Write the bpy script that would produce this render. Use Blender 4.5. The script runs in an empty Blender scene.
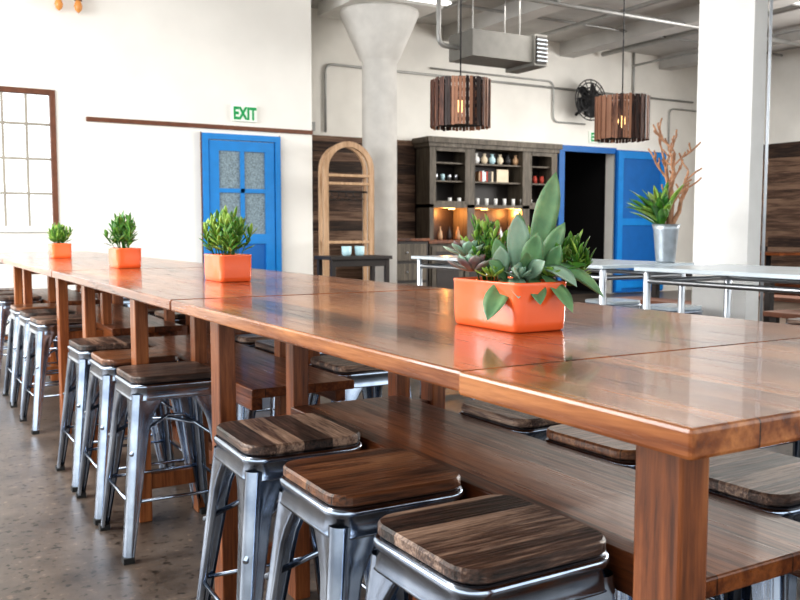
import bpy, bmesh, math, random
from mathutils import Vector, Matrix
random.seed(7)
sc=bpy.context.scene
# ------------------------------------------------------------------ materials
def newmat(name):
    m=bpy.data.materials.new(name); m.use_nodes=True
    nt=m.node_tree; b=nt.nodes['Principled BSDF']
    return m,nt,b
def L(nt,a,b): nt.links.new(a,b)
def plain(name,col,rough=.6,metal=0,var=.08,scale=8,bump=0,coat=0,emit=0,emitcol=None,spec=.5):
    m,nt,b=newmat(name)
    b.inputs['Roughness'].default_value=rough; b.inputs['Metallic'].default_value=metal
    b.inputs['Coat Weight'].default_value=coat; b.inputs['Specular IOR Level'].default_value=spec
    tc=nt.nodes.new('ShaderNodeTexCoord'); n=nt.nodes.new('ShaderNodeTexNoise')
    n.inputs['Scale'].default_value=scale; n.inputs['Detail'].default_value=5
    L(nt,tc.outputs['Object'],n.inputs['Vector'])
    r=nt.nodes.new('ShaderNodeValToRGB')
    r.color_ramp.elements[0].position=.3; r.color_ramp.elements[1].position=.7
    r.color_ramp.elements[0].color=[c*(1-var) for c in col]+[1]
    r.color_ramp.elements[1].color=[min(1,c*(1+var)) for c in col]+[1]
    L(nt,n.outputs['Fac'],r.inputs['Fac']); L(nt,r.outputs['Color'],b.inputs['Base Color'])
    if bump:
        bp=nt.nodes.new('ShaderNodeBump'); bp.inputs['Strength'].default_value=bump; bp.inputs['Distance'].default_value=.01
        L(nt,n.outputs['Fac'],bp.inputs['Height']); L(nt,bp.outputs['Normal'],b.inputs['Normal'])
    if emit:
        b.inputs['Emission Color'].default_value=list(emitcol or col)+[1]; b.inputs['Emission Strength'].default_value=emit
    return m
def math_(nt,op,a,bv=None):
    n=nt.nodes.new('ShaderNodeMath'); n.operation=op
    if isinstance(a,(int,float)): n.inputs[0].default_value=a
    else: L(nt,a,n.inputs[0])
    if bv is not None:
        if isinstance(bv,(int,float)): n.inputs[1].default_value=bv
        else: L(nt,bv,n.inputs[1])
    return n.outputs[0]
def wood(name,cols,axis='Y',cross='X',pw=.14,rough=.3,coat=0,var=.35,along=1.5,across=16,gap=.02,bump=.15,pos=(.36,.5,.66),coat_rough=.06,spec=.5,gapdark=.3):
    m,nt,b=newmat(name)
    b.inputs['Coat Weight'].default_value=coat
    b.inputs['Coat Roughness'].default_value=coat_rough; b.inputs['Specular IOR Level'].default_value=spec
    tc=nt.nodes.new('ShaderNodeTexCoord'); oi=nt.nodes.new('ShaderNodeObjectInfo')
    sep=nt.nodes.new('ShaderNodeSeparateXYZ'); L(nt,tc.outputs['Object'],sep.inputs[0])
    q=math_(nt,'DIVIDE',math_(nt,'ADD',sep.outputs[cross],.0137),pw)
    fl=math_(nt,'FLOOR',q); fr=math_(nt,'FRACT',q)
    wn=nt.nodes.new('ShaderNodeTexWhiteNoise'); wn.noise_dimensions='1D'
    L(nt,math_(nt,'ADD',fl,math_(nt,'MULTIPLY',oi.outputs['Random'],37.3)),wn.inputs['W'])
    off=math_(nt,'MULTIPLY',wn.outputs['Value'],9.0)
    cb=nt.nodes.new('ShaderNodeCombineXYZ')
    for k in range(3): L(nt,off,cb.inputs[k])
    va=nt.nodes.new('ShaderNodeVectorMath'); va.operation='ADD'
    L(nt,tc.outputs['Object'],va.inputs[0]); L(nt,cb.outputs[0],va.inputs[1])
    def ns(a,c,det,dist):
        mp=nt.nodes.new('ShaderNodeMapping'); s=[c,c,c]; s['XYZ'.index(axis)]=a
        mp.inputs['Scale'].default_value=s
        L(nt,va.outputs[0],mp.inputs['Vector'])
        n=nt.nodes.new('ShaderNodeTexNoise'); n.inputs['Scale'].default_value=1; n.inputs['Detail'].default_value=det
        n.inputs['Roughness'].default_value=.65; n.inputs['Distortion'].default_value=dist
        L(nt,mp.outputs[0],n.inputs['Vector']); return n.outputs['Fac']
    n1=ns(along,across,6,1.0); n2=ns(along*3,across*6,4,.2)
    f=math_(nt,'ADD',math_(nt,'MULTIPLY',n1,.6),math_(nt,'MULTIPLY',n2,.4))
    f=math_(nt,'ADD',f,math_(nt,'MULTIPLY',math_(nt,'SUBTRACT',wn.outputs['Value'],.5),var))
    r=nt.nodes.new('ShaderNodeValToRGB'); e=r.color_ramp.elements
    e[0].position=pos[0]; e[0].color=list(cols[0])+[1]; e[1].position=pos[2]; e[1].color=list(cols[2])+[1]
    x=e.new(pos[1]); x.color=list(cols[1])+[1]
    L(nt,f,r.inputs['Fac'])
    g=math_(nt,'GREATER_THAN',fr,gap)
    g2=math_(nt,'ADD',math_(nt,'MULTIPLY',g,1-gapdark),gapdark)
    mx=nt.nodes.new('ShaderNodeVectorMath'); mx.operation='SCALE'
    L(nt,r.outputs['Color'],mx.inputs[0]); L(nt,g2,mx.inputs['Scale'])
    L(nt,mx.outputs[0],b.inputs['Base Color'])
    mr=nt.nodes.new('ShaderNodeMapRange'); mr.inputs['From Min'].default_value=.3; mr.inputs['From Max'].default_value=.7
    mr.inputs['To Min'].default_value=rough*1.25; mr.inputs['To Max'].default_value=rough*.8
    L(nt,n2,mr.inputs['Value']); L(nt,mr.outputs[0],b.inputs['Roughness'])
    if bump:
        bp=nt.nodes.new('ShaderNodeBump'); bp.inputs['Strength'].default_value=bump; bp.inputs['Distance'].default_value=.004
        L(nt,math_(nt,'ADD',n2,math_(nt,'MULTIPLY',g,.6)),bp.inputs['Height']); L(nt,bp.outputs['Normal'],b.inputs['Normal'])
    return m

M={}
M['wall']=plain('white_plaster',(.90,.885,.84),.8,var=.03,scale=2,bump=.05)
M['wallb']=plain('off_white_plaster',(.84,.82,.77),.8,var=.06,scale=2,bump=.05)
M['ceil']=plain('concrete_ceiling',(.54,.53,.51),.85,var=.15,scale=1.5,bump=.1)
M['conc']=plain('painted_concrete',(.86,.85,.83),.75,var=.05,scale=5,bump=.1)
M['concb']=plain('old_painted_concrete',(.74,.73,.70),.75,var=.08,scale=5,bump=.1)
TC=((.055,.014,.005),(.235,.070,.020),(.52,.205,.070))
M['table']=wood('table_wood',TC,'Y','X',.135,rough=.24,coat=.4,var=.16,gap=.018,bump=.09,across=13,along=1.2,gapdark=.2,spec=.4)
M['leg']=wood('table_leg_wood',((.07,.019,.006),(.22,.066,.019),(.38,.138,.045)),'Z','X',.4,rough=.35,coat=.15,var=.1,gap=0)
M['shelf']=wood('shelf_wood',((.03,.010,.005),(.125,.038,.013),(.25,.086,.028)),'Y','X',.18,rough=.32,coat=.1,var=.15,spec=.4)
SC=((.010,.007,.006),(.085,.044,.030),(.42,.28,.20))
M['seat']=wood('reclaimed_seat_wood',SC,'Y','X',.072,rough=.42,coat=.2,var=.2,along=3,across=26,gap=.03,bump=.7,coat_rough=.25)
M['seatx']=wood('reclaimed_seat_wood_b',SC,'X','Y',.072,rough=.42,coat=.2,var=.2,along=3,across=26,gap=.03,bump=.7,coat_rough=.25)
M['seatw']=wood('warm_seat_wood',((.03,.012,.006),(.16,.062,.028),(.38,.18,.08)),'X','Y',.11,rough=.32,coat=.4,var=.12,along=2,across=20,gap=.025,bump=.35,coat_rough=.15)
RC=((.022,.012,.008),(.085,.045,.028),(.24,.15,.10))
M['recl']=wood('reclaimed_wall_wood',RC,'X','Z',.14,rough=.7,var=.25,along=1.0,across=12,gap=.05,bump=.3)
M['recly']=wood('reclaimed_wall_wood_side',RC,'Y','Z',.14,rough=.7,var=.25,along=1.0,across=12,gap=.05,bump=.3)
M['slat']=wood('lamp_slat_wood',((.02,.008,.006),(.11,.042,.026),(.36,.18,.11)),'Z','X',.03,rough=.6,var=.5,along=3,across=25,gap=0)
M['hutch']=wood('hutch_wood',((.045,.036,.026),(.095,.078,.058),(.17,.14,.105)),'Z','X',.2,rough=.55,var=.1,gap=0)
M['arch']=wood('arch_wood',((.24,.14,.07),(.42,.26,.145),(.58,.39,.25)),'Z','X',.3,rough=.5,var=.1,gap=0)
M['brown']=plain('dark_brown_trim',(.16,.06,.03),.5,var=.2,scale=14)
M['mullion']=plain('window_mullion_paint',(.36,.33,.28),.6,var=.1)
M['dark']=plain('dark_furniture',(.022,.016,.014),.5,var=.2)
M['black']=plain('black_iron',(.02,.02,.022),.5)
M['void']=plain('corridor_painted_shade',(.012,.011,.012),.9)  # near-black colour stands in for the shade of the unlit corridor
M['blue']=plain('blue_door_paint',(.008,.23,.62),.4,var=.06,coat=.1)
M['blue2']=plain('blue_door_paint_deep',(.006,.13,.42),.45,var=.06)
M['frost']=plain('frosted_glass',(.22,.29,.33),.25,var=.4,scale=60,bump=.4)
M['orange']=plain('orange_glazed_ceramic',(.97,.16,.045),.22,var=.06,coat=.5)
M['soil']=plain('potting_soil',(.03,.02,.013),.95,var=.4,scale=60,bump=.6)
M['steel']=plain('pipe_steel',(.50,.52,.55),.3,metal=1,var=.08)
M['galv']=plain('galvanised_grey',(.42,.42,.41),.5,metal=.6,var=.1)
M['duct']=plain('unit_heater_grey',(.17,.165,.15),.5,var=.1)
M['zinc']=plain('zinc_tabletop',(.60,.67,.72),.25,metal=.4,var=.05)
M['rubber']=plain('rubber_foot',(.02,.02,.02),.8)
M['bulb']=plain('warm_bulb',(1,.7,.3),.4,emit=4,emitcol=(1,.62,.25))
M['amber']=plain('amber_glass_bulb',(.6,.26,.08),.2,emit=.15,emitcol=(1,.45,.12))
M['tube']=plain('fluorescent_tube',(1,1,1),.4,emit=2,emitcol=(1,.98,.92))
M['exitbox']=plain('exit_sign_white',(.8,.85,.78),.5,var=.01,emit=.1,emitcol=(.9,1,.9))
M['exitgreen']=plain('exit_sign_green',(.0,.30,.08),.5,emit=.08,emitcol=(0,.6,.2))
M['mug']=plain('pale_blue_ceramic',(.50,.72,.78),.3)
M['white']=plain('white_ceramic',(.82,.82,.8),.35,var=.02)
M['cream']=plain('cream_paper',(.7,.6,.45),.7)
M['red']=plain('red_book_cloth',(.4,.06,.04),.7)
M['vase']=plain('zinc_vase',(.42,.46,.50),.4,metal=.7,var=.15,scale=20)
M['drift']=plain('driftwood',(.50,.27,.16),.7,var=.3,scale=30)
def leafmat(name,c1,c2,scale=12,rough=.4):
    m=plain(name,c1,rough,var=0,scale=scale)
    r=[n for n in m.node_tree.nodes if n.type=='VALTORGB'][0]
    r.color_ramp.elements[0].color=list(c1)+[1]; r.color_ramp.elements[1].color=list(c2)+[1]
    b=m.node_tree.nodes['Principled BSDF']; b.inputs['Subsurface Weight'].default_value=.05
    return m
M['lf_grey']=leafmat('leaf_grey_green',(.09,.22,.11),(.24,.42,.20),22)
M['lf_pale']=leafmat('leaf_pale',(.22,.38,.28),(.44,.58,.44),22)
M['lf_green']=leafmat('leaf_green',(.03,.13,.02),(.12,.31,.04),25)
M['lf_lime']=leafmat('leaf_lime',(.14,.30,.04),(.36,.52,.10),25)
M['lf_purp']=leafmat('leaf_purple_edge',(.18,.09,.10),(.32,.36,.30),30)
M['lf_dark']=leafmat('leaf_dark_green',(.02,.09,.015),(.06,.22,.04),25)
def gunmetal():
    m,nt,b=newmat('brushed_gunmetal'); b.inputs['Metallic'].default_value=1
    tc=nt.nodes.new('ShaderNodeTexCoord'); n=nt.nodes.new('ShaderNodeTexNoise'); n.inputs['Scale'].default_value=9; n.inputs['Detail'].default_value=6
    L(nt,tc.outputs['Object'],n.inputs['Vector'])
    r=nt.nodes.new('ShaderNodeValToRGB'); e=r.color_ramp.elements
    e[0].position=.3;e[0].color=(.25,.30,.39,1);e[1].position=.75;e[1].color=(.58,.65,.75,1)
    L(nt,n.outputs['Fac'],r.inputs['Fac']); L(nt,r.outputs['Color'],b.inputs['Base Color'])
    mr=nt.nodes.new('ShaderNodeMapRange'); mr.inputs['To Min'].default_value=.11; mr.inputs['To Max'].default_value=.27
    L(nt,n.outputs['Fac'],mr.inputs['Value']); L(nt,mr.outputs[0],b.inputs['Roughness'])
    return m
M['gun']=gunmetal()
def floormat():
    m,nt,b=newmat('stained_concrete_floor')
    tc=nt.nodes.new('ShaderNodeTexCoord')
    n=nt.nodes.new('ShaderNodeTexNoise'); n.inputs['Scale'].default_value=2.2; n.inputs['Detail'].default_value=10; n.inputs['Roughness'].default_value=.7
    n2=nt.nodes.new('ShaderNodeTexNoise'); n2.inputs['Scale'].default_value=30; n2.inputs['Detail'].default_value=4
    for q in (n,n2): L(nt,tc.outputs['Object'],q.inputs['Vector'])
    r=nt.nodes.new('ShaderNodeValToRGB'); e=r.color_ramp.elements
    e[0].position=.34;e[0].color=(.042,.031,.024,1);e[1].position=.66;e[1].color=(.165,.132,.108,1)
    L(nt,n.outputs['Fac'],r.inputs['Fac'])
    r2=nt.nodes.new('ShaderNodeValToRGB'); e=r2.color_ramp.elements
    e[0].position=.34;e[0].color=(.25,.23,.2,1);e[1].position=.42;e[1].color=(1,1,1,1)
    x=e.new(.62); x.color=(1,1,1,1); x=e.new(.70); x.color=(1.8,1.7,1.6,1)
    L(nt,n2.outputs['Fac'],r2.inputs['Fac'])
    mx=nt.nodes.new('ShaderNodeVectorMath'); mx.operation='MULTIPLY'
    L(nt,r.outputs['Color'],mx.inputs[0]); L(nt,r2.outputs['Color'],mx.inputs[1]); L(nt,mx.outputs[0],b.inputs['Base Color'])
    mr=nt.nodes.new('ShaderNodeMapRange'); mr.inputs['To Min'].default_value=.25; mr.inputs['To Max'].default_value=.5
    L(nt,n.outputs['Fac'],mr.inputs['Value']); L(nt,mr.outputs[0],b.inputs['Roughness'])
    return m
M['floor']=floormat()

# ------------------------------------------------------------------ builder
class B:
    def __init__(s): s.bm=bmesh.new(); s.mats=[]
    def mi(s,m):
        m=M[m]
        if m not in s.mats: s.mats.append(m)
        return s.mats.index(m)
    def face(s,vs,i,smooth=False):
        try: f=s.bm.faces.new(vs)
        except ValueError: return
        f.material_index=i; f.smooth=smooth
    def box(s,lo,hi,m,rot=None,piv=None):
        i=s.mi(m); vs=[]
        for z in (lo[2],hi[2]):
            for x,y in ((lo[0],lo[1]),(hi[0],lo[1]),(hi[0],hi[1]),(lo[0],hi[1])):
                v=Vector((x,y,z))
                if rot is not None: v=rot@(v-Vector(piv))+Vector(piv)
                vs.append(s.bm.verts.new(v))
        for f in ((3,2,1,0),(4,5,6,7),(0,1,5,4),(1,2,6,5),(2,3,7,6),(3,0,4,7)): s.face([vs[k] for k in f],i)
        return s
    def bx(s,c,sz,m,rot=None):
        lo=[c[k]-sz[k]/2 for k in range(3)]; hi=[c[k]+sz[k]/2 for k in range(3)]
        return s.box(lo,hi,m,rot,c)
    def loft(s,rings,m,smooth=True,cap0=True,cap1=True,closed=True):
        i=s.mi(m); R=[[s.bm.verts.new(p) for p in r] for r in rings]
        n=len(R[0])
        for a,b in zip(R,R[1:]):
            for k in range(n if closed else n-1):
                s.face([a[k],a[(k+1)%n],b[(k+1)%n],b[k]],i,smooth)
        if closed and cap0: s.face(R[0][::-1],i)
        if closed and cap1: s.face(R[-1],i)
        return s
    def lathe(s,c,prof,m,n=24,smooth=True,cap0=True,cap1=True):
        rings=[[(c[0]+r*math.cos(2*math.pi*k/n),c[1]+r*math.sin(2*math.pi*k/n),c[2]+z) for k in range(n)] for r,z in prof]
        return s.loft(rings,m,smooth,cap0,cap1)
    def tube(s,pts,rad,m,n=8):
        pts=[Vector(p) for p in pts]; rings=[]; u=None
        if isinstance(rad,(int,float)): rad=[rad]*len(pts)
        for k,p in enumerate(pts):
            d=(pts[min(k+1,len(pts)-1)]-pts[max(k-1,0)]).normalized()
            if u is None:
                u=Vector((0,0,1)) if abs(d.z)<.9 else Vector((1,0,0))
            u=(u-d*u.dot(d))
            if u.length<1e-4: u=Vector((1,0,0))-d*d.x
            u.normalize(); w=d.cross(u)
            rings.append([p+(u*math.cos(2*math.pi*j/n)+w*math.sin(2*math.pi*j/n))*rad[k] for j in range(n)])
        return s.loft(rings,m,True)
    def leaf(s,base,d,n,L_,W,m,bend=0.,g=Vector((0,0,-1)),th=.12,peak=.55,cup=.15,seg=7):
        base=Vector(base); d=Vector(d).normalized(); n=Vector(n); n=(n-d*n.dot(d)); 
        if n.length<1e-3: n=Vector((1,0,0))-d*d.x
        n.normalize(); side=d.cross(n); rings=[]
        for k in range(seg+1):
            t=k/seg
            p=base+d*L_*t+g*bend*L_*t*t
            if t<peak: w=.25+.75*math.sin(math.pi/2*t/peak)
            else: w=math.cos(math.pi/2*((t-peak)/(1-peak)))**.8 if t<1 else .0
            w=max(w,.03)*W/2; q=w*th*2
            dn=(d*L_+g*2*bend*L_*t).normalized(); nn=side.cross(dn).normalized()*-1
            nn=n if nn.length<.1 else nn
            if nn.dot(n)<0: nn=-nn
            rings.append([p-side*w+nn*w*cup*2,p-side*w*.5+nn*(w*cup*.9+q*.2),p+nn*q*.05,p+side*w*.5+nn*(w*cup*.9+q*.2),p+side*w+nn*w*cup*2,p+side*w*.5+nn*(w*cup*.6-q*.6),p-nn*q,p-side*w*.5+nn*(w*cup*.6-q*.6)])
        return s.loft(rings,m,True)
    def obj(s,name,loc=(0,0,0),rotz=0,bevel=0,parent=None,recalc=True):
        if recalc: bmesh.ops.recalc_face_normals(s.bm,faces=s.bm.faces)
        me=bpy.data.meshes.new(name+'_mesh'); s.bm.to_mesh(me); s.bm.free()
        for m in s.mats: me.materials.append(m)
        return link(name,me,loc,rotz,bevel,parent)
def link(name,me,loc=(0,0,0),rotz=0,bevel=0,parent=None):
    o=bpy.data.objects.new(name,me); sc.collection.objects.link(o)
    o.location=loc; o.rotation_euler=(0,0,rotz)
    if parent: o.parent=parent
    if bevel:
        md=o.modifiers.new('bevel','BEVEL'); md.width=bevel; md.segments=2; md.limit_method='ANGLE'
    return o
def empty(name,loc=(0,0,0)):
    o=bpy.data.objects.new(name,None); sc.collection.objects.link(o); o.location=loc; return o
def rsq(h,r,z,n=6,hy=None):
    hy=hy or h; pts=[]
    for cx,cy,a0 in ((h-r,hy-r,0),(-h+r,hy-r,90),(-h+r,-hy+r,180),(h-r,-hy+r,270)):
        for k in range(n+1):
            a=math.radians(a0+90*k/n); pts.append((cx+r*math.cos(a),cy+r*math.sin(a),z))
    return pts

# ------------------------------------------------------------------ room
YW=10.3; YB=11.4; XC=4.745; XR=13.5; CH=4.2; X0=-4.5; Y0=-3.5
B().box((X0,Y0,-.1),(XR+.2,YB+.2,0),'floor').obj('floor')
B().box((X0,Y0,CH),(XR+.2,YB+.2,CH+.15),'ceil').obj('ceiling')
wx0,wx1,wz0,wz1=-.35,1.67,1.14,2.64
b=B()
b.box((X0,YW,0),(wx0,YW+.25,CH),'wall').box((wx1,YW,0),(XC,YW+.25,CH),'wall')
b.box((wx0,YW,0),(wx1,YW+.25,wz0),'wall').box((wx0,YW,wz1),(wx1,YW+.25,CH),'wall')
b.box((XC-.25,YW+.25,0),(XC,YB+.2,CH),'wall')
b.obj('wall_left')
b=B(); b.box((XC,YB,0),(9.8,YB+.2,CH),'wallb').box((9.8,YB,2.45),(11.0,YB+.2,CH),'wallb').box((11.0,YB,0),(XR+.2,YB+.2,CH),'wallb')
b.obj('wall_back')
B().box((XR,Y0,0),(XR+.2,YB,CH),'wallb').obj('wall_right')
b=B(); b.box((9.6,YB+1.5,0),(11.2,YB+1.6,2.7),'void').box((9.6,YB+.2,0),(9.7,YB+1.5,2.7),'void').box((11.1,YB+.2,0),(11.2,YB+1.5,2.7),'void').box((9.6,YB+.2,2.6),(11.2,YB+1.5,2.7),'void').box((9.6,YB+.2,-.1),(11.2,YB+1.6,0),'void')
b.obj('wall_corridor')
B().box((XC+.01,YB-.035,0),(9.70,YB-.005,2.45),'recl').obj('wood_panelling')
B().box((XR-.035,2,0),(XR-.005,YB-.05,2.62),'recly').obj('wood_panelling')
b=B(); t=.055; y0,y1=YW-.02,YW+.06
b.box((wx0,y0,wz0),(wx0+t,y1,wz1),'brown').box((wx1-t,y0,wz0),(wx1,y1,wz1),'brown').box((wx0+t,y0,wz1-t),(wx1-t,y1,wz1),'brown').box((wx0-.03,YW-.05,wz0-.04),(wx1+.03,YW+.08,wz0+.02),'wall')
for k in range(1,8):
    x=wx0+t+(wx1-wx0-2*t)*k/8; b.box((x-.013,YW+.01,wz0+.02),(x+.013,YW+.04,wz1-t),'mullion')
for k in range(1,4):
    z=wz0+(wz1-wz0)*k/4; b.box((wx0+t,YW+.008,z-.013),(wx1-t,YW+.042,z+.013),'mullion')
b.obj('window_1')
B().box((1.99,YW-.03,2.325),(XC,YW,2.375),'brown').obj('trim_1',bevel=.004)
# door 1
b=B(); dx0,dx1,dz=3.30,4.29,2.27; yf=YW-.06
b.box((dx0,yf,0),(dx0+.07,YW,dz),'blue').box((dx1-.07,yf,0),(dx1,YW,dz),'blue').box((dx0+.07,yf,dz-.07),(dx1-.07,YW,dz),'blue')
y2=YW-.045; a0,a1=dx0+.08,dx1-.08
b.box((a0,y2,.01),(a0+.12,YW-.005,dz-.08),'blue').box((a1-.12,y2,.01),(a1,YW-.005,dz-.08),'blue')
for z0_,z1_ in ((.01,.28),(.95,1.07),(1.57,1.62),(dz-.2,dz-.08)): b.box((a0+.12,y2,z0_),(a1-.12,YW-.005,z1_),'blue')
xm=(a0+a1)/2; b.box((xm-.025,y2,1.07),(xm+.025,YW-.005,dz-.2),'blue')
b.box((a0+.12,y2+.022,1.07),(a1-.12,y2+.03,dz-.2),'frost').box((a0+.12,y2+.02,.28),(a1-.12,y2+.03,.95),'blue2')
b.tube([(a0+.06,y2,1.02),(a0+.06,y2-.05,1.02)],.012,'steel').lathe((a0+.06,y2-.065,.995),[(.01,0),(.028,.01),(.028,.04),(.01,.05)],'steel',12)
b.box((dx0-.012,YW-.02,0),(dx0,YW,dz+.012),'brown').box((dx1,YW-.02,0),(dx1+.012,YW,dz+.012),'brown')
b.obj('door_1')
b=B()
b.box((9.72,YB-.06,0),(9.84,YB+.05,2.53),'blue2').box((9.84,YB-.06,2.43),(11.0,YB+.05,2.53),'blue2')
b.box((10.98,YB-.10,.02),(12.15,YB-.05,2.5),'blue2')
for zz in (.1,1.2,2.36): b.box((11.12,YB-.12,zz),(12.03,YB-.10,zz+.12),'blue')
for xx in (11.0,12.03): b.box((xx,YB-.12,.05),(xx+.12,YB-.10,2.48),'blue')
b.obj('door_2')
def exit_sign(x,y,z,w,h):
    e=empty('exit_sign',(x,y,z))
    b=B(); b.box((0,-.045,0),(w,0,h),'exitbox'); b.obj('housing',parent=e,bevel=.006)
    cu=bpy.data.curves.new('exit_text','FONT'); cu.body='EXIT'; cu.size=h*1.02; cu.extrude=.002; cu.align_x='CENTER'; cu.offset=.007
    cu.materials.append(M['exitgreen'])
    o=bpy.data.objects.new('lettering',cu); sc.collection.objects.link(o); o.parent=e
    o.location=(w/2,-.048,h*.14); o.rotation_euler=(math.radians(90),0,0); o.scale=(.70,1,1)
exit_sign(3.68,YW,2.43,.31,.20)
exit_sign(10.40,YB,2.60,.32,.19)

b=B(); cx,cy=5.84,10.5
b.lathe((cx,cy,0),[(.235,0),(.235,3.36),(.26,3.38),(.53,3.98),(.53,4.02)],'concb',36)
b.box((cx-.62,cy-.62,4.02),(cx+.62,cy+.62,CH),'concb'); b.obj('concrete_column')
b=B()
b.box((4.86,3.80,0),(4.99,4.25,CH),'conc'); b.tube([(5.005,3.79,0),(5.005,3.79,CH)],.012,'steel')
b.obj('structural_pillar',bevel=.012)

def pipes(name,paths,m='galv'):
    b=B()
    for pts,r in paths: b.tube(pts,r,m,8)
    b.obj(name)
def arcpts(p):
    out=[Vector(p[0])]
    for a,q,c in zip(p,p[1:],p[2:]):
        a,q,c=map(Vector,(a,q,c)); l=min(.12,(a-q).length/2,(c-q).length/2)
        s_=q+(a-q).normalized()*l; e_=q+(c-q).normalized()*l
        for k in range(5):
            t=k/4; out.append(s_*(1-t)**2+q*2*t*(1-t)+e_*t*t)
    out.append(Vector(p[-1])); return out
w=YB-.03
pipes('electrical_conduit',[(arcpts([(5.0,w,2.63),(5.0,w,3.0),(4.80,w,3.2),(4.80,w,CH)]),.014),
 (arcpts([(5.08,w,2.63),(5.08,w,3.1),(4.9,w,3.3),(4.9,w,CH)]),.014),
 (arcpts([(5.16,w,2.63),(5.16,w,3.2),(5.0,w,3.4),(5.0,w,CH)]),.014),
 (arcpts([(5.45,w,2.5),(5.45,w,3.45),(12.9,w,3.45)]),.018),
 (arcpts([(7.2,w,3.55),(9.6,w,3.55),(9.6,w,2.9),(10.3,w,2.9)]),.014),
 (arcpts([(11.4,w,3.45),(11.4,w,CH)]),.018),(arcpts([(12.3,w,2.55),(12.3,w,3.3),(13.4,w,3.3)]),.014)])
pipes('ceiling_pipe',[([(4.8,8.8,3.98),(13.4,8.8,3.98)],.035),([(5.2,7.4,4.05),(13.4,7.4,4.05)],.05),([(6.6,5,4.08),(6.6,11.3,4.08)],.022),
 ([(8.6,5,4.02),(8.6,11.3,4.02)],.03),([(6.5,9.9,4.1),(13.4,9.9,4.1)],.02),([(10.6,5,4.08),(10.6,11.3,4.08)],.04),([(11.3,5,3.95),(11.3,11.3,3.95)],.02)])
b=B(); b.box((4.95,YB-.12,2.5),(5.25,YB-.045,2.62),'galv'); b.obj('junction_box',bevel=.005)
for x in (7.6,9.9,12.2):
    B().box((x-.15,4.5,CH-.22),(x+.15,YB,CH),'ceil').obj('ceiling_beam')
b=B(); b.box((5.2,9.35,3.98),(6.3,9.52,4.04),'galv'); b.tube([(5.25,9.40,3.955),(6.25,9.40,3.955)],.018,'tube'); b.tube([(5.25,9.47,3.955),(6.25,9.47,3.955)],.018,'tube')
b.tube([(5.4,9.43,4.04),(5.4,9.43,CH)],.006,'galv').tube([(6.1,9.43,4.04),(6.1,9.43,CH)],.006,'galv'); b.obj('fluorescent_light')
b=B(); b.box((6.03,8.6,3.16),(6.92,9.1,3.47),'duct'); b.box((6.92,8.56,3.12),(7.12,9.14,3.50),'duct')
b.box((6.94,8.54,3.15),(7.10,8.56,3.47),'dark')
for k in range(6): b.box((6.94,8.525,3.17+k*.05),(7.10,8.555,3.185+k*.05),'zinc')
for x in (6.1,6.8):
    for y in (8.7,9.0): b.tube([(x,y,3.47),(x,y,CH)],.008,'galv')
b.tube(arcpts([(6.03,8.9,3.3),(5.75,8.9,3.3),(5.75,8.9,3.93)]),.03,'galv',12)
b.obj('ceiling_unit_heater',bevel=.006)
b=B(); fx,fz=10.12,3.25
for r in (.12,.2,.28,.33):
    b.tube([(fx+r*math.cos(a*math.pi/12),YB-.35,fz+r*math.sin(a*math.pi/12)) for a in range(25)],.010,'black',6)
for a in range(16):
    c_,s_=math.cos(a*math.pi/8),math.sin(a*math.pi/8); b.tube([(fx,YB-.37,fz),(fx+.33*c_,YB-.35,fz+.33*s_)],.008,'black',5)
for a in range(5):
    R=Matrix.Rotation(a*math.pi*2/5,3,'Y'); R2=R@Matrix.Rotation(.4,3,'X')
    p=Vector((fx,YB-.3,fz)); b.leaf(p,R@Vector((1,0,0)),R2@Vector((0,-1,0)),.3,.28,'black',th=.03)
b.tube([(fx,YB-.36,fz),(fx,YB-.2,fz)],.08,'black',14); b.tube([(fx,YB-.2,fz),(fx,YB-.1,fz-.15),(fx,YB,fz-.2)],.025,'black')
b.obj('wall_fan')
b=B(); b.box((1.62,YW-.05,3.72),(2.02,YW,3.80),'brown')
for x in (1.72,1.92):
    b.tube([(x,YW-.05,3.76),(x,YW-.12,3.76),(x,YW-.12,3.66)],.012,'brown'); b.lathe((x,YW-.12,3.60),[(.04,0),(.045,.07),(.02,.09)],'brown',14)
    b.lathe((x,YW-.12,3.47),[(.005,0),(.035,.03),(.045,.07),(.03,.12),(.02,.14)],'amber',14)
b.obj('twin_bulb_wall_lamp')

# ------------------------------------------------------------------ pendant lamps
def pendant(x,y,z0,z1):
    b=B(); n=52; r=.238; h=z1-z0
    for k in range(n):
        a=2*math.pi*k/n; R=Matrix.Rotation(a,3,'Z'); rr=r+(.004 if k%2 else -.003)
        c=R@Vector((rr,0,h/2)); b.bx(c,(.008,.024,h+random.uniform(-.010,.010)),'slat',R)
    for z in (.03,h*.5,h-.05):
        b.loft([[((r-.012)*math.cos(2*math.pi*j/32),(r-.012)*math.sin(2*math.pi*j/32),z+q) for j in range(32)] for q in (0,.03)],'black',cap0=False,cap1=False)
    for a in range(3):
        c_,s_=math.cos(a*2.094),math.sin(a*2.094); b.tube([((r-.01)*c_,(r-.01)*s_,h-.04),(0,0,h+.04)],.004,'black',5)
    b.tube([(0,0,h+.02),(0,0,4.2-z0)],.006,'black',6); b.lathe((0,0,4.2-z0-.03),[(.06,0),(.06,.03)],'black',16)
    b.tube([(0,0,h+.04),(0,0,h*.55+.05)],.014,'black',8); b.lathe((0,0,h*.30),[(.004,0),(.03,.03),(.038,.06),(.025,.1),(.014,.13)],'bulb',14)
    b.obj('drum_pendant_lamp',(x,y,z0))
pendant(4.09,6.0,1.95,2.33); pendant(5.88,6.0,1.94,2.33)

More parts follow.
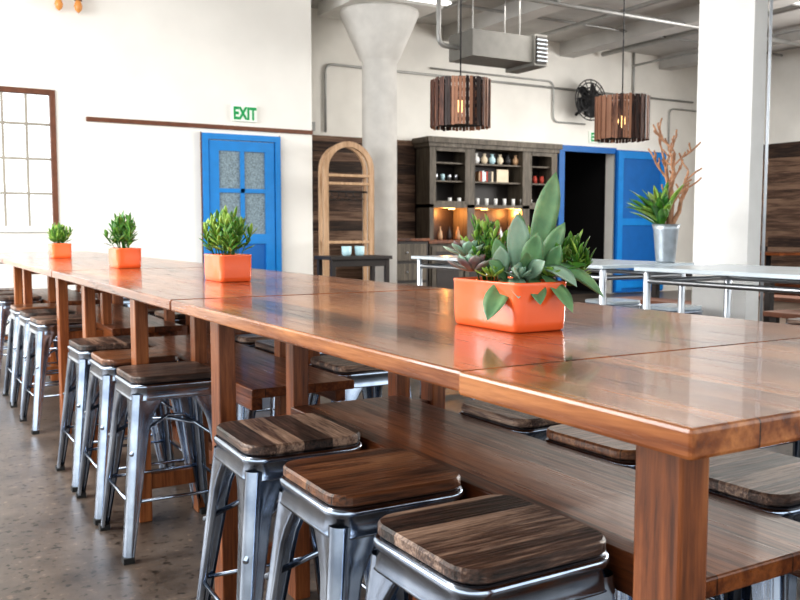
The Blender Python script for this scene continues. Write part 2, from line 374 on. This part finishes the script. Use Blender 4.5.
# ------------------------------------------------------------------ communal tables
def comm_table(ya,yb,frames,shelf,notch=None,inner=None):
    e=empty('communal_table',(1.18,ya,0)); 
    def P(b,n,bev=.004):
        return b.obj(n,(-1.18,-ya,0),parent=e,bevel=bev)
    if notch:
        P(B().box((.693,ya,.886),(1.667,notch,.92),'table'),'tabletop_end',.005)
        P(B().box((.70,notch+.001,.888),(1.66,yb-.001,.9197),'table'),'tabletop',.005)
    else: P(B().box((.70,ya+.001,.888),(1.66,yb-.001,.92),'table'),'tabletop',.005)
    b=B()
    for y in frames:
        for x in (.80,1.515): b.box((x,y-.038,0),(x+.05,y+.038,.888),'leg')
        if y not in (inner or ()):
            for x in (1.03,1.385): b.box((x,y-.03,.0),(x+.05,y+.03,.888),'leg')
            b.box((.85,y-.02,.82),(1.515,y+.02,.885),'leg')
        b.box((.85,y-.02,.50),(1.515,y+.02,.564),'leg'); b.box((.85,y-.018,.12),(1.515,y+.018,.18),'leg')
    P(b,'trestle_legs',.004)
    P(B().box((1.02,shelf[0],.565),(1.40,shelf[1],.597),'shelf').box((1.19,frames[0],.09),(1.24,frames[-1],.16),'leg').box((1.03,shelf[0]+.03,.52),(1.07,shelf[1]-.03,.565),'shelf').box((1.34,shelf[0]+.03,.52),(1.38,shelf[1]-.03,.565),'shelf'),'bag_shelf')
comm_table(.60,2.49,(.745,2.41),(.87,2.38),notch=1.02,inner=(.745,))
comm_table(2.50,4.56,(3.37,4.33),(2.70,4.30)); comm_table(4.57,6.62,(5.05,6.4),(4.75,6.4)); comm_table(6.63,8.7,(6.9,8.5),(6.8,8.4))

# ------------------------------------------------------------------ stools
def stool_mesh(name,woodm):
    b=B(); H=.62
    b.loft([rsq(.146,.045,H-.024),rsq(.151,.05,H-.02),rsq(.151,.05,H-.005),rsq(.147,.047,H)],woodm,False)
    b.loft([rsq(.135,.045,H-.025),rsq(.152,.05,H-.026),rsq(.157,.052,H-.031),rsq(.157,.052,H-.040),rsq(.152,.05,H-.046),rsq(.155,.05,H-.078),rsq(.157,.05,H-.082),rsq(.150,.05,H-.084)],'gun',True,cap0=True,cap1=False)
    rows=16
    for q in range(4):
        R=Matrix.Rotation(q*math.pi/2,3,'Z'); rings=[]
        for k in range(rows+1):
            t=k/rows; z=.012+(H-.06-.012)*t; e=.208-.056*t; r=.024
            w_=.034+.034*t+.055*max(0,(t-.78)/.22)**2
            pr=[(e-w_,e-.014),(e-w_,e-.002),(e-w_+.006,e),(e-w_*.66,e-.0045),(e-r-.004,e-.001),(e-r,e),(e-.62*r,e-.08*r),(e-.3*r,e-.3*r),(e-.08*r,e-.62*r),(e,e-r),(e-.001,e-r-.004),(e-.0045,e-w_*.66),(e,e-w_+.006),(e-.002,e-w_),(e-.014,e-w_)]
            rings.append([R@Vector((x,y,z)) for x,y in pr])
        b.loft(rings,'gun',True,closed=False)
        p=R@Vector((.192,.192,.010)); b.bx(p,(.036,.036,.02),'rubber')
        zr=.20; ee=.208-.056*zr/.56-.008
        p1=R@Vector((ee,ee-.02,zr)); p2=R@Vector((ee,-ee+.02,zr)); b.tube([p1,p2],.006,'gun',6)
    for sgn in (1,-1):
        pts=[(-.17,-.17*sgn,.36),(-.08,-.08*sgn,.43),(0,0,.445+.004*sgn),(.08,.08*sgn,.43),(.17,.17*sgn,.36)]
        b.tube(pts,.007,'gun',6)
    bmesh.ops.recalc_face_normals(b.bm,faces=b.bm.faces)
    me=bpy.data.meshes.new(name); b.bm.to_mesh(me); b.bm.free()
    for m in b.mats: me.materials.append(m)
    return me
SA=stool_mesh('stool_a','seat'); SB=stool_mesh('stool_b','seatx'); SC_=stool_mesh('stool_c','seatw'); SW=stool_mesh('stool_w','zinc')
def stool(x,y,k=0,me=None,r=0):
    link('metal_bar_stool',me or (SA,SB,SC_)[k%3],(x,y,0),r)
ys=[1.17,1.59,2.03,3.14,3.60,4.09,5.32,5.78,6.24,7.2,7.66,8.12]
kk=[1,2,0,1,2,0,1,0,2,0,1,0]
for y,k in zip(ys,kk): stool(.86,y,k,r=random.uniform(-.04,.04))
for y,k in zip([.75,1.18,1.57,1.95,3.0,3.6,4.0,5.3,5.8,7.2,7.7],[0,1,2,0,1,0,1,0,1,0,1]): stool(1.57,y,k,r=random.uniform(-.05,.05))

# ------------------------------------------------------------------ planters
def planter(b,w=.115,l=.215,h=.10):
    def ring(s_,z): return rsq(w/2*s_,.02,z,5,l/2*s_)
    b.loft([ring(.97,0),ring(1.01,.004),ring(1.03,.02),ring(1.04,h*.6),ring(1.045,h-.008),ring(1.055,h-.003),ring(1.045,h),ring(1.0,h),ring(.98,h-.02)],'orange',True,cap1=False)
    b.loft([ring(.99,h-.02),ring(.99,h-.018)],'soil',False)
Rr=Vector((.8625,-.506,0)); Nn=Vector((-.506,-.8625,0)); U=Vector((0,0,1))
e=empty('potted_succulent',(1.110,1.45,.92))
b=B(); planter(b,.125,.225,.098); b.obj('ceramic_planter',parent=e)
b=B()
def V(r,n,u): return Rr*r+Nn*n+U*u
big=[((.045,.0,.09),(.092,.02,.315),.050,'lf_grey',.04),
 ((.02,.03,.09),(.010,.05,.225),.048,'lf_pale',0),
 ((.03,.03,.08),(.050,.06,.19),.046,'lf_grey',0),
 ((.05,.01,.09),(.11,.03,.215),.036,'lf_grey',.05),
 ((.0,.04,.10),(-.045,.115,.035),.048,'lf_grey',.30),
 ((.01,.04,.10),(.005,.12,.07),.036,'lf_pale',.35),
 ((.04,.05,.10),(.045,.12,.06),.036,'lf_grey',.35),
 ((.06,.04,.13),(.160,.075,.07),.044,'lf_grey',.45),
 ((.05,.04,.12),(.115,.105,.09),.038,'lf_pale',.5),
 ((.06,.05,.11),(.10,.11,.05),.034,'lf_grey',.3),
 ((.07,.03,.11),(.15,.05,.13),.032,'lf_green',.1),
 ((-.01,.02,.09),(-.03,.04,.18),.034,'lf_grey',0),
 ((.02,-.03,.09),(.03,-.06,.23),.038,'lf_grey',0),
 ((-.02,.04,.10),(-.025,.07,.165),.036,'lf_pale',.0),
 ((.02,.05,.10),(-.005,.11,.13),.036,'lf_pale',.2),
 ((.03,.05,.10),(.06,.10,.14),.034,'lf_pale',.1),
 ((.07,.03,.10),(.095,.07,.17),.034,'lf_grey',.05),
 ((-.01,.05,.10),(-.05,.09,.14),.03,'lf_grey',.1),
 ((.03,.04,.10),(.025,.09,.16),.032,'lf_grey',.1),
 ((.055,-.01,.09),(.14,-.03,.19),.032,'lf_green',.1)]
for a,t,w_,m,bd in big:
    a=V(*a); t=V(*t); d=t-a; L_=d.length
    n=Nn*.8+U*.5 if d.normalized().z>.4 else U+Nn*.4
    d2=(d+U*bd*L_).normalized()
    b.leaf(a,d2,n,L_*1.05,w_,m,bend=bd,th=.16,peak=.64,cup=.20,seg=10)
def rosette(b,c,R,n,m,tilt=Vector((0,0,1)),w=.45,m2=None):
    for k in range(n):
        t=k/n; a=k*2.4; el=math.radians(15+65*t)
        d=Vector((math.cos(a)*math.cos(el),math.sin(a)*math.cos(el),math.sin(el)))
        b.leaf(Vector(c)+d*.005,d,tilt,R*(1-.55*t),R*w,m if k%3 else (m2 or m),bend=-.1,th=.18,peak=.65,cup=.1,seg=5)
rosette(b,V(-.075,.04,.115),.055,18,'lf_purp',w=.5,m2='lf_pale')
rosette(b,V(-.085,-.01,.145),.050,18,'lf_pale',w=.5,m2='lf_purp')
rosette(b,V(-.04,.065,.105),.035,14,'lf_lime',w=.4)
rosette(b,V(.015,.075,.105),.032,14,'lf_pale',w=.45)
rosette(b,V(.075,.055,.105),.032,14,'lf_lime',w=.45)
def bush(b,c,n,R,H,m1,m2,lw=.35,ll=.03,spread=1.,per=9):
    for k in range(n):
        a=random.uniform(0,6.28); q=random.random()**.6
        tip=Vector(c)+Vector((math.cos(a)*R*q*spread,math.sin(a)*R*q*spread,H*(1-.45*q*q)*random.uniform(.8,1.08)))
        base=Vector(c)+Vector((math.cos(a)*R*.35*q,math.sin(a)*R*.35*q,0))
        b.tube([base,(base+tip)/2+U*.01,tip],.0016,'lf_dark',5)
        for j in range(per):
            t=.35+.65*j/(per-1); p=base.lerp(tip,t); an=j*2.4+a
            el=.25+.9*(j/(per-1))
            d=Vector((math.cos(an)*math.cos(el),math.sin(an)*math.cos(el),math.sin(el)))+(tip-base).normalized()*.4
            b.leaf(p,d,U,ll*random.uniform(.75,1.15),ll*lw,m1 if random.random()<.6 else m2,bend=.08,th=.12,seg=4)
bush(b,V(-.035,-.01,.085),18,.06,.13,'lf_lime','lf_green',.38,.028)
bush(b,V(.08,-.02,.085),14,.055,.10,'lf_green','lf_lime',.30,.036)
bush(b,V(.12,.0,.085),12,.045,.10,'lf_green','lf_lime',.30,.036)
b.obj('succulent_leaves',parent=e)
def potted(name,x,y,kind,s_=1):
    e=empty(name,(x,y,.92)); b=B(); planter(b,.125,.205,.105); b.obj('ceramic_planter',parent=e)
    b=B()
    for k in range(4):
        c=Vector((random.uniform(-.01,.01),-.066+.044*k,.085))
        bush(b,c,9,.08*s_,.15*s_ if kind else .13*s_,'lf_green','lf_lime' if kind!=2 else 'lf_dark',.26,.06,per=8)
    b.obj('foliage',parent=e)
potted('potted_plant',1.165,3.33,1,1.0); potted('potted_plant',1.10,4.77,2,1.05); potted('potted_plant',1.08,6.65,0,.95)

# ------------------------------------------------------------------ bar tables w/ pipe legs (right)
def pipe_table(x0,x1,y0,y1,h=.92):
    b=B(); b.box((x0,y0,h-.022),(x1,y1,h),'zinc')
    i=.05
    for x in (x0+i,x1-i):
        for y in (y0+i,y1-i):
            b.tube([(x,y,0),(x,y,h-.022)],.021,'steel',12); b.lathe((x,y,0),[(.04,0),(.04,.008)],'steel',14)
        b.tube([(x,y0+i,h-.075),(x,y1-i,h-.075)],.015,'steel',10)
    for y in (y0+i,y1-i): b.tube([(x0+i,y,h-.075),(x1-i,y,h-.075)],.015,'steel',10); b.tube([(x0+i,y,.2),(x1-i,y,.2)],.017,'steel',10)
    b.tube([(x0+i,(y0+y1)/2,0),(x0+i,(y0+y1)/2,h-.022)],.021,'steel',12)
    xm=(x0+x1)/2; b.tube([(xm,y0+i,.2),(xm,y1-i,.2)],.017,'steel',10)
    b.obj('pipe_leg_table',bevel=.003)
pipe_table(3.5,4.25,3.7,5.8); pipe_table(3.5,4.25,1.3,3.46)
for p in ((4.5,4.1),(4.5,4.65),(3.25,4.5),(3.25,5.1)): stool(p[0],p[1],0,SW)
for p in ((4.5,2.0),(4.5,2.5),(4.5,3.0),(3.25,2.2)): stool(p[0],p[1],0,SA)
e=empty('driftwood_vase_arrangement',(4.15,3.84,.92))
b=B(); b.lathe((0,0,0),[(.055,0),(.058,.01),(.075,.2),(.085,.235),(.08,.235),(.07,.2),(.06,.15)],'vase',24,cap1=False); b.lathe((0,0,.18),[(.068,0),(.068,.004)],'soil',20); b.obj('tapered_vase',parent=e)
b=B(); rs=random.Random(21)
def branch(p,d,l,r,lev):
    pts=[p];rad=[r]
    for k in range(6):
        d=(d+Vector((rs.uniform(-.3,.3),rs.uniform(-.3,.3),rs.uniform(-.1,.2)))).normalized()
        p=p+d*l/6; pts.append(p); rad.append(max(.0055,r*(1-.12*(k+1))))
        if lev>0 and k>0:
            dd=(d*.8+Vector((rs.uniform(-.8,.8),rs.uniform(-.8,.8),rs.uniform(-.1,.4)))).normalized()
            branch(p,dd,l*.34,rad[-1]*.7,lev-1)
    b.tube(pts,rad,'drift',6)
branch(Vector((.03,0,.18)),Vector((.18,-.12,1)),.52,.024,2)
branch(Vector((.0,.02,.18)),Vector((.02,.0,1)),.50,.022,2)
branch(Vector((.03,.0,.2)),Vector((.3,-.2,.9)),.38,.018,1)
b.obj('driftwood_branches',parent=e)
b=B()
for k in range(64):
    a=random.uniform(0,6.28); el=random.uniform(.5,1.35)
    d=Vector((math.cos(a)*math.cos(el)-.42,math.sin(a)*math.cos(el)+.22,math.sin(el)*1.2))
    b.leaf(Vector((-.03,.01,.2+random.random()*.08)),d,U,random.uniform(.16,.31),.05,random.choice(('lf_green','lf_lime','lf_dark')),bend=.15,th=.05,seg=6)
b.obj('green_foliage',parent=e)

# ------------------------------------------------------------------ arch rack, side table, hutch
b=B(); ax0,ax1=4.69,5.40; am=(ax0+ax1)/2; yA=9.85; R0=(ax1-ax0)/2; zs=2.22-R0
for r0,r1,ya,yb in ((R0,R0-.07,yA,yA+.05),(R0-.02,R0-.06,yA+.16,yA+.20)):
    rings=[]
    seq=[('v',0)]+[('a',k) for k in range(17)]+[('v2',0)]
    for t_,k in seq:
        if t_=='v': o_=(am-r0,0.); i_=(am-r1,0.)
        elif t_=='v2': o_=(am+r0,0.); i_=(am+r1,0.)
        else:
            a=math.pi-math.pi*k/16; o_=(am+r0*math.cos(a),zs+r0*math.sin(a)); i_=(am+r1*math.cos(a),zs+r1*math.sin(a))
        rings.append([(o_[0],ya,o_[1]),(i_[0],ya,i_[1]),(i_[0],yb,i_[1]),(o_[0],yb,o_[1])])
    b.loft(rings,'arch',False)
for z in (.35,.95,1.68,1.78): b.box((ax0+.065,yA+.005,z),(ax1-.065,yA+.19,z+.035),'arch')
b.tube([(ax0+.05,yA+.10,1.6),(ax1-.05,yA+.10,1.6)],.012,'black')
for k in range(5):
    x=ax0+.15+k*.1; b.tube([(x,yA+.10,1.61),(x+.01,yA+.10,1.56),(x+.02,yA+.02,1.50),(x-.0,yA+.18,1.50),(x+.01,yA+.10,1.55)],.005,'black',5)
b.obj('arched_clothes_rack',bevel=.003)
b=B(); b.box((4.32,8.9,.78),(5.12,9.35,.82),'dark')
for x in (4.37,5.07):
    for y in (8.95,9.30): b.box((x-.025,y-.025,0),(x+.025,y+.025,.78),'dark')
b.box((4.39,8.93,.70),(5.05,8.96,.78),'dark'); b.obj('side_table',bevel=.004)
for x in (4.62,4.79):
    b=B(); b.lathe((0,0,0),[(.04,0),(.055,.02),(.06,.11),(.055,.11),(.05,.03)],'mug',20,cap1=False); b.obj('ceramic_cup',(x,9.1,.82))
b=B(); b.box((6.15,10.75,.06),(6.78,11.2,.96),'dark').box((6.12,10.72,.96),(6.80,11.22,1.0),'shelf')
for z in (.12,.40,.68): b.box((6.19,10.73,z),(6.74,10.75,z+.24),'hutch'); b.lathe((6.41,10.72,z+.11),[(.015,0),(.015,.02)],'steel',10)
for x in (6.2,6.7):
    b.box((x,10.8,0),(x+.05,10.85,.06),'dark').box((x,11.1,0),(x+.05,11.15,.06),'dark')
b.obj('drawer_sideboard',bevel=.004)
e=empty('display_hutch',(8.12,11.1,0)); b=B()
hx0,hx1=6.93,9.34; hy0,hy1=10.95,11.36; zt=2.48
def hb(x0,x1,z0,z1,m='hutch',y0=hy0,y1=hy1): b.box((x0-8.12,y0-11.1,z0),(x1-8.12,y1-11.1,z1),m)
hb(hx0,hx1,0,.92); hb(hx0-.05,hx1+.05,.92,.97,'shelf',hy0-.06)
hb(hx0-.06,hx1+.06,zt-.08,zt,y0=hy0-.06); hb(hx0-.03,hx1+.03,zt-.14,zt-.08,y0=hy0-.03)
hb(hx0,hx1,1.45,1.50); hb(hx0,hx1,.97,zt-.14,'dark',hy1-.03)
xs=[hx0,hx0+.74,hx1-.62,hx1]
for x in xs: hb(x-.0 if x==hx0 else x-.07,x+.07 if x<hx1 else x,.97,zt-.14)
for a,c in zip(xs,xs[1:]):
    for z in (1.83,2.1): hb(a+.05,c-.05,z,z+.025,y0=hy0+.05)
for a,c in ((xs[0],xs[1]),(xs[2],xs[3])):
    hb(a+.07,a+.11,1.5,zt-.14,y1=hy0+.03); hb(c-.11,c-.07,1.5,zt-.14,y1=hy0+.03); hb(a+.1,c-.1,1.5,1.55,y1=hy0+.03); hb(a+.1,c-.1,zt-.2,zt-.14,y1=hy0+.03)
for k in range(4):
    x=hx0+.03+k*.59; hb(x,x+.56,.08,.88,y0=hy0-.02,y1=hy0); hb(x+.08,x+.48,.16,.80,'dark',hy0-.025,hy0-.02)
b.obj('hutch_cabinet',parent=e)
b=B()
for k in range(22):
    x=hx0+.3+k*.085-8.12; z=1.5
    if k%2: b.lathe((x,-.1,z),[(.025,0),(.03,.1),(.028,.1)],'white',10)
for k in range(6): b.lathe((hx0+.92+k*.15-8.12,-.02,2.125),[(.03,0),(.055,.05),(.05,.09),(.02,.13),(.03,.16)],('white','cream','mug','cream','black','arch')[k],12)
for k in range(8): b.bx((hx0+.95+k*.035-8.12,.0,1.855+.08),(.028,.14,.14+.02*(k%3)),random.choice(('cream','red','dark','mug','arch')))
b.bx((hx0+1.42-8.12,-.02,1.855+.1),(.22,.02,.2),'cream')
for k in range(4): b.lathe((hx0+.2+k*.12-8.12,0,1.855),[(.03,0),(.035,.08),(.03,.1)],random.choice(('white','mug','steel')),12)
for k in range(3): b.lathe((hx1-.47+k*.14-8.12,0,1.855),[(.03,0),(.04,.06),(.03,.12)],random.choice(('white','red','steel')),12)
for k in range(12): b.lathe((hx0+.25+k*.16-8.12,-.05,.97),[(.03,0),(.04,.04),(.03,.12),(.012,.16),(.012,.2)],random.choice(('black','steel','dark','red','arch')),12)
b.obj('crockery_and_books',parent=e)
b=B()
for x in (7.35,7.95,8.6): b.lathe((x-8.12,-.1,1.425),[(.05,0),(.05,.02)],'bulb',14)
b.obj('under_shelf_lights',parent=e)
for x in (7.35,7.95,8.6):
    l=bpy.data.lights.new('hutch_lamp','POINT'); l.energy=14; l.color=(1,.42,.12); l.shadow_soft_size=.04
    o=bpy.data.objects.new('hutch_lamp',l); sc.collection.objects.link(o); o.location=(x,11.15,1.38)
def booth(x,y,l=1.6):
    b=B(); b.box((0,0,.05),(.5,l,.45),'shelf').box((.42,0,.5),(.52,l,1.0),'recly').box((-.02,0,.45),(.42,l,.5),'dark').box((.42,0,.45),(.5,l,.5),'dark'); b.obj('wooden_booth_bench',(x,y,0),bevel=.006)
booth(12.9,6.6); booth(12.9,8.4); booth(12.9,4.8)
for y in (7.0,8.8,5.2):
    b=B(); b.box((0,0,.72),(.7,.9,.76),'shelf'); b.tube([(.35,.45,0),(.35,.45,.72)],.04,'black',12); b.lathe((.35,.45,0),[(.25,0),(.25,.02),(.05,.05)],'black',20); b.obj('dining_table',(12.0,y,0))
for y in (3.2,4.9):
    b=B(); b.box((0,0,.70),(.85,1.5,.75),'shelf')
    for x in (.06,.73):
        for yy in (.06,1.38): b.box((x,yy,0),(x+.06,yy+.06,.70),'dark')
    b.box((.08,.1,.64),(.11,1.4,.70),'dark').box((.74,.1,.64),(.77,1.4,.70),'dark')
    b.obj('dining_table',(6.6,y,0),bevel=.004)
    for dx in (-.45,.95):
        b=B(); b.box((0,0,.42),(.32,1.4,.46),'brown')
        for yy in (.05,1.29): b.box((.03,yy,0),(.08,yy+.06,.42),'dark').box((.24,yy,0),(.29,yy+.06,.42),'dark')
        b.obj('wooden_bench',(6.6+dx,y+.05,0),bevel=.004)

# ------------------------------------------------------------------ lights
wd=bpy.data.worlds.new('world'); sc.world=wd; wd.use_nodes=True; nt=wd.node_tree
bg=nt.nodes['Background']; tc=nt.nodes.new('ShaderNodeTexCoord'); sp=nt.nodes.new('ShaderNodeSeparateXYZ'); L(nt,tc.outputs['Generated'],sp.inputs[0])
r=nt.nodes.new('ShaderNodeValToRGB'); e_=r.color_ramp.elements; e_[0].position=.42; e_[0].color=(.20,.19,.18,1); e_[1].position=.52; e_[1].color=(.93,.98,1,1)
mr=nt.nodes.new('ShaderNodeMapRange'); mr.inputs['From Min'].default_value=-1; L(nt,sp.outputs['Z'],mr.inputs['Value']); L(nt,mr.outputs[0],r.inputs['Fac']); L(nt,r.outputs['Color'],bg.inputs['Color'])
bg.inputs['Strength'].default_value=2.0
def area(loc,rot,sx,sy,e,col=(1,1,1)):
    l=bpy.data.lights.new('daylight_and_fill','AREA'); l.shape='RECTANGLE'; l.size=sx; l.size_y=sy; l.energy=e; l.color=col
    o=bpy.data.objects.new('daylight_and_fill',l); sc.collection.objects.link(o); o.location=loc; o.rotation_euler=[math.radians(a) for a in rot]
area((-3.8,6.0,2.6),(0,-75,0),2.2,6,430)
area((-1.5,4.0,4.1),(35,0,15),4,3,360,(1,.975,.93))  # added overhead fill that brightens the window wall; no fixture there
area((12.9,4.5,2.6),(0,80,0),2.2,5,540,(1,.98,.95))
area((8.5,7,3.9),(0,0,0),4,4,220,(1,.96,.90))  # added soft fill under the ceiling of the right-hand room, no real source

cam=bpy.data.cameras.new('camera'); cam.lens=39.47; cam.sensor_width=36; cam.clip_end=100
cam.dof.use_dof=True; cam.dof.focus_distance=1.9; cam.dof.aperture_fstop=11
co=bpy.data.objects.new('camera',cam); sc.collection.objects.link(co); co.location=(0,0,1.12)
co.rotation_euler=(math.radians(90-4.57),0,math.radians(-30.4)); sc.camera=co
sc.view_settings.view_transform='Standard'
try: sc.view_settings.look='Medium High Contrast'
except Exception as ex: print('look',ex)
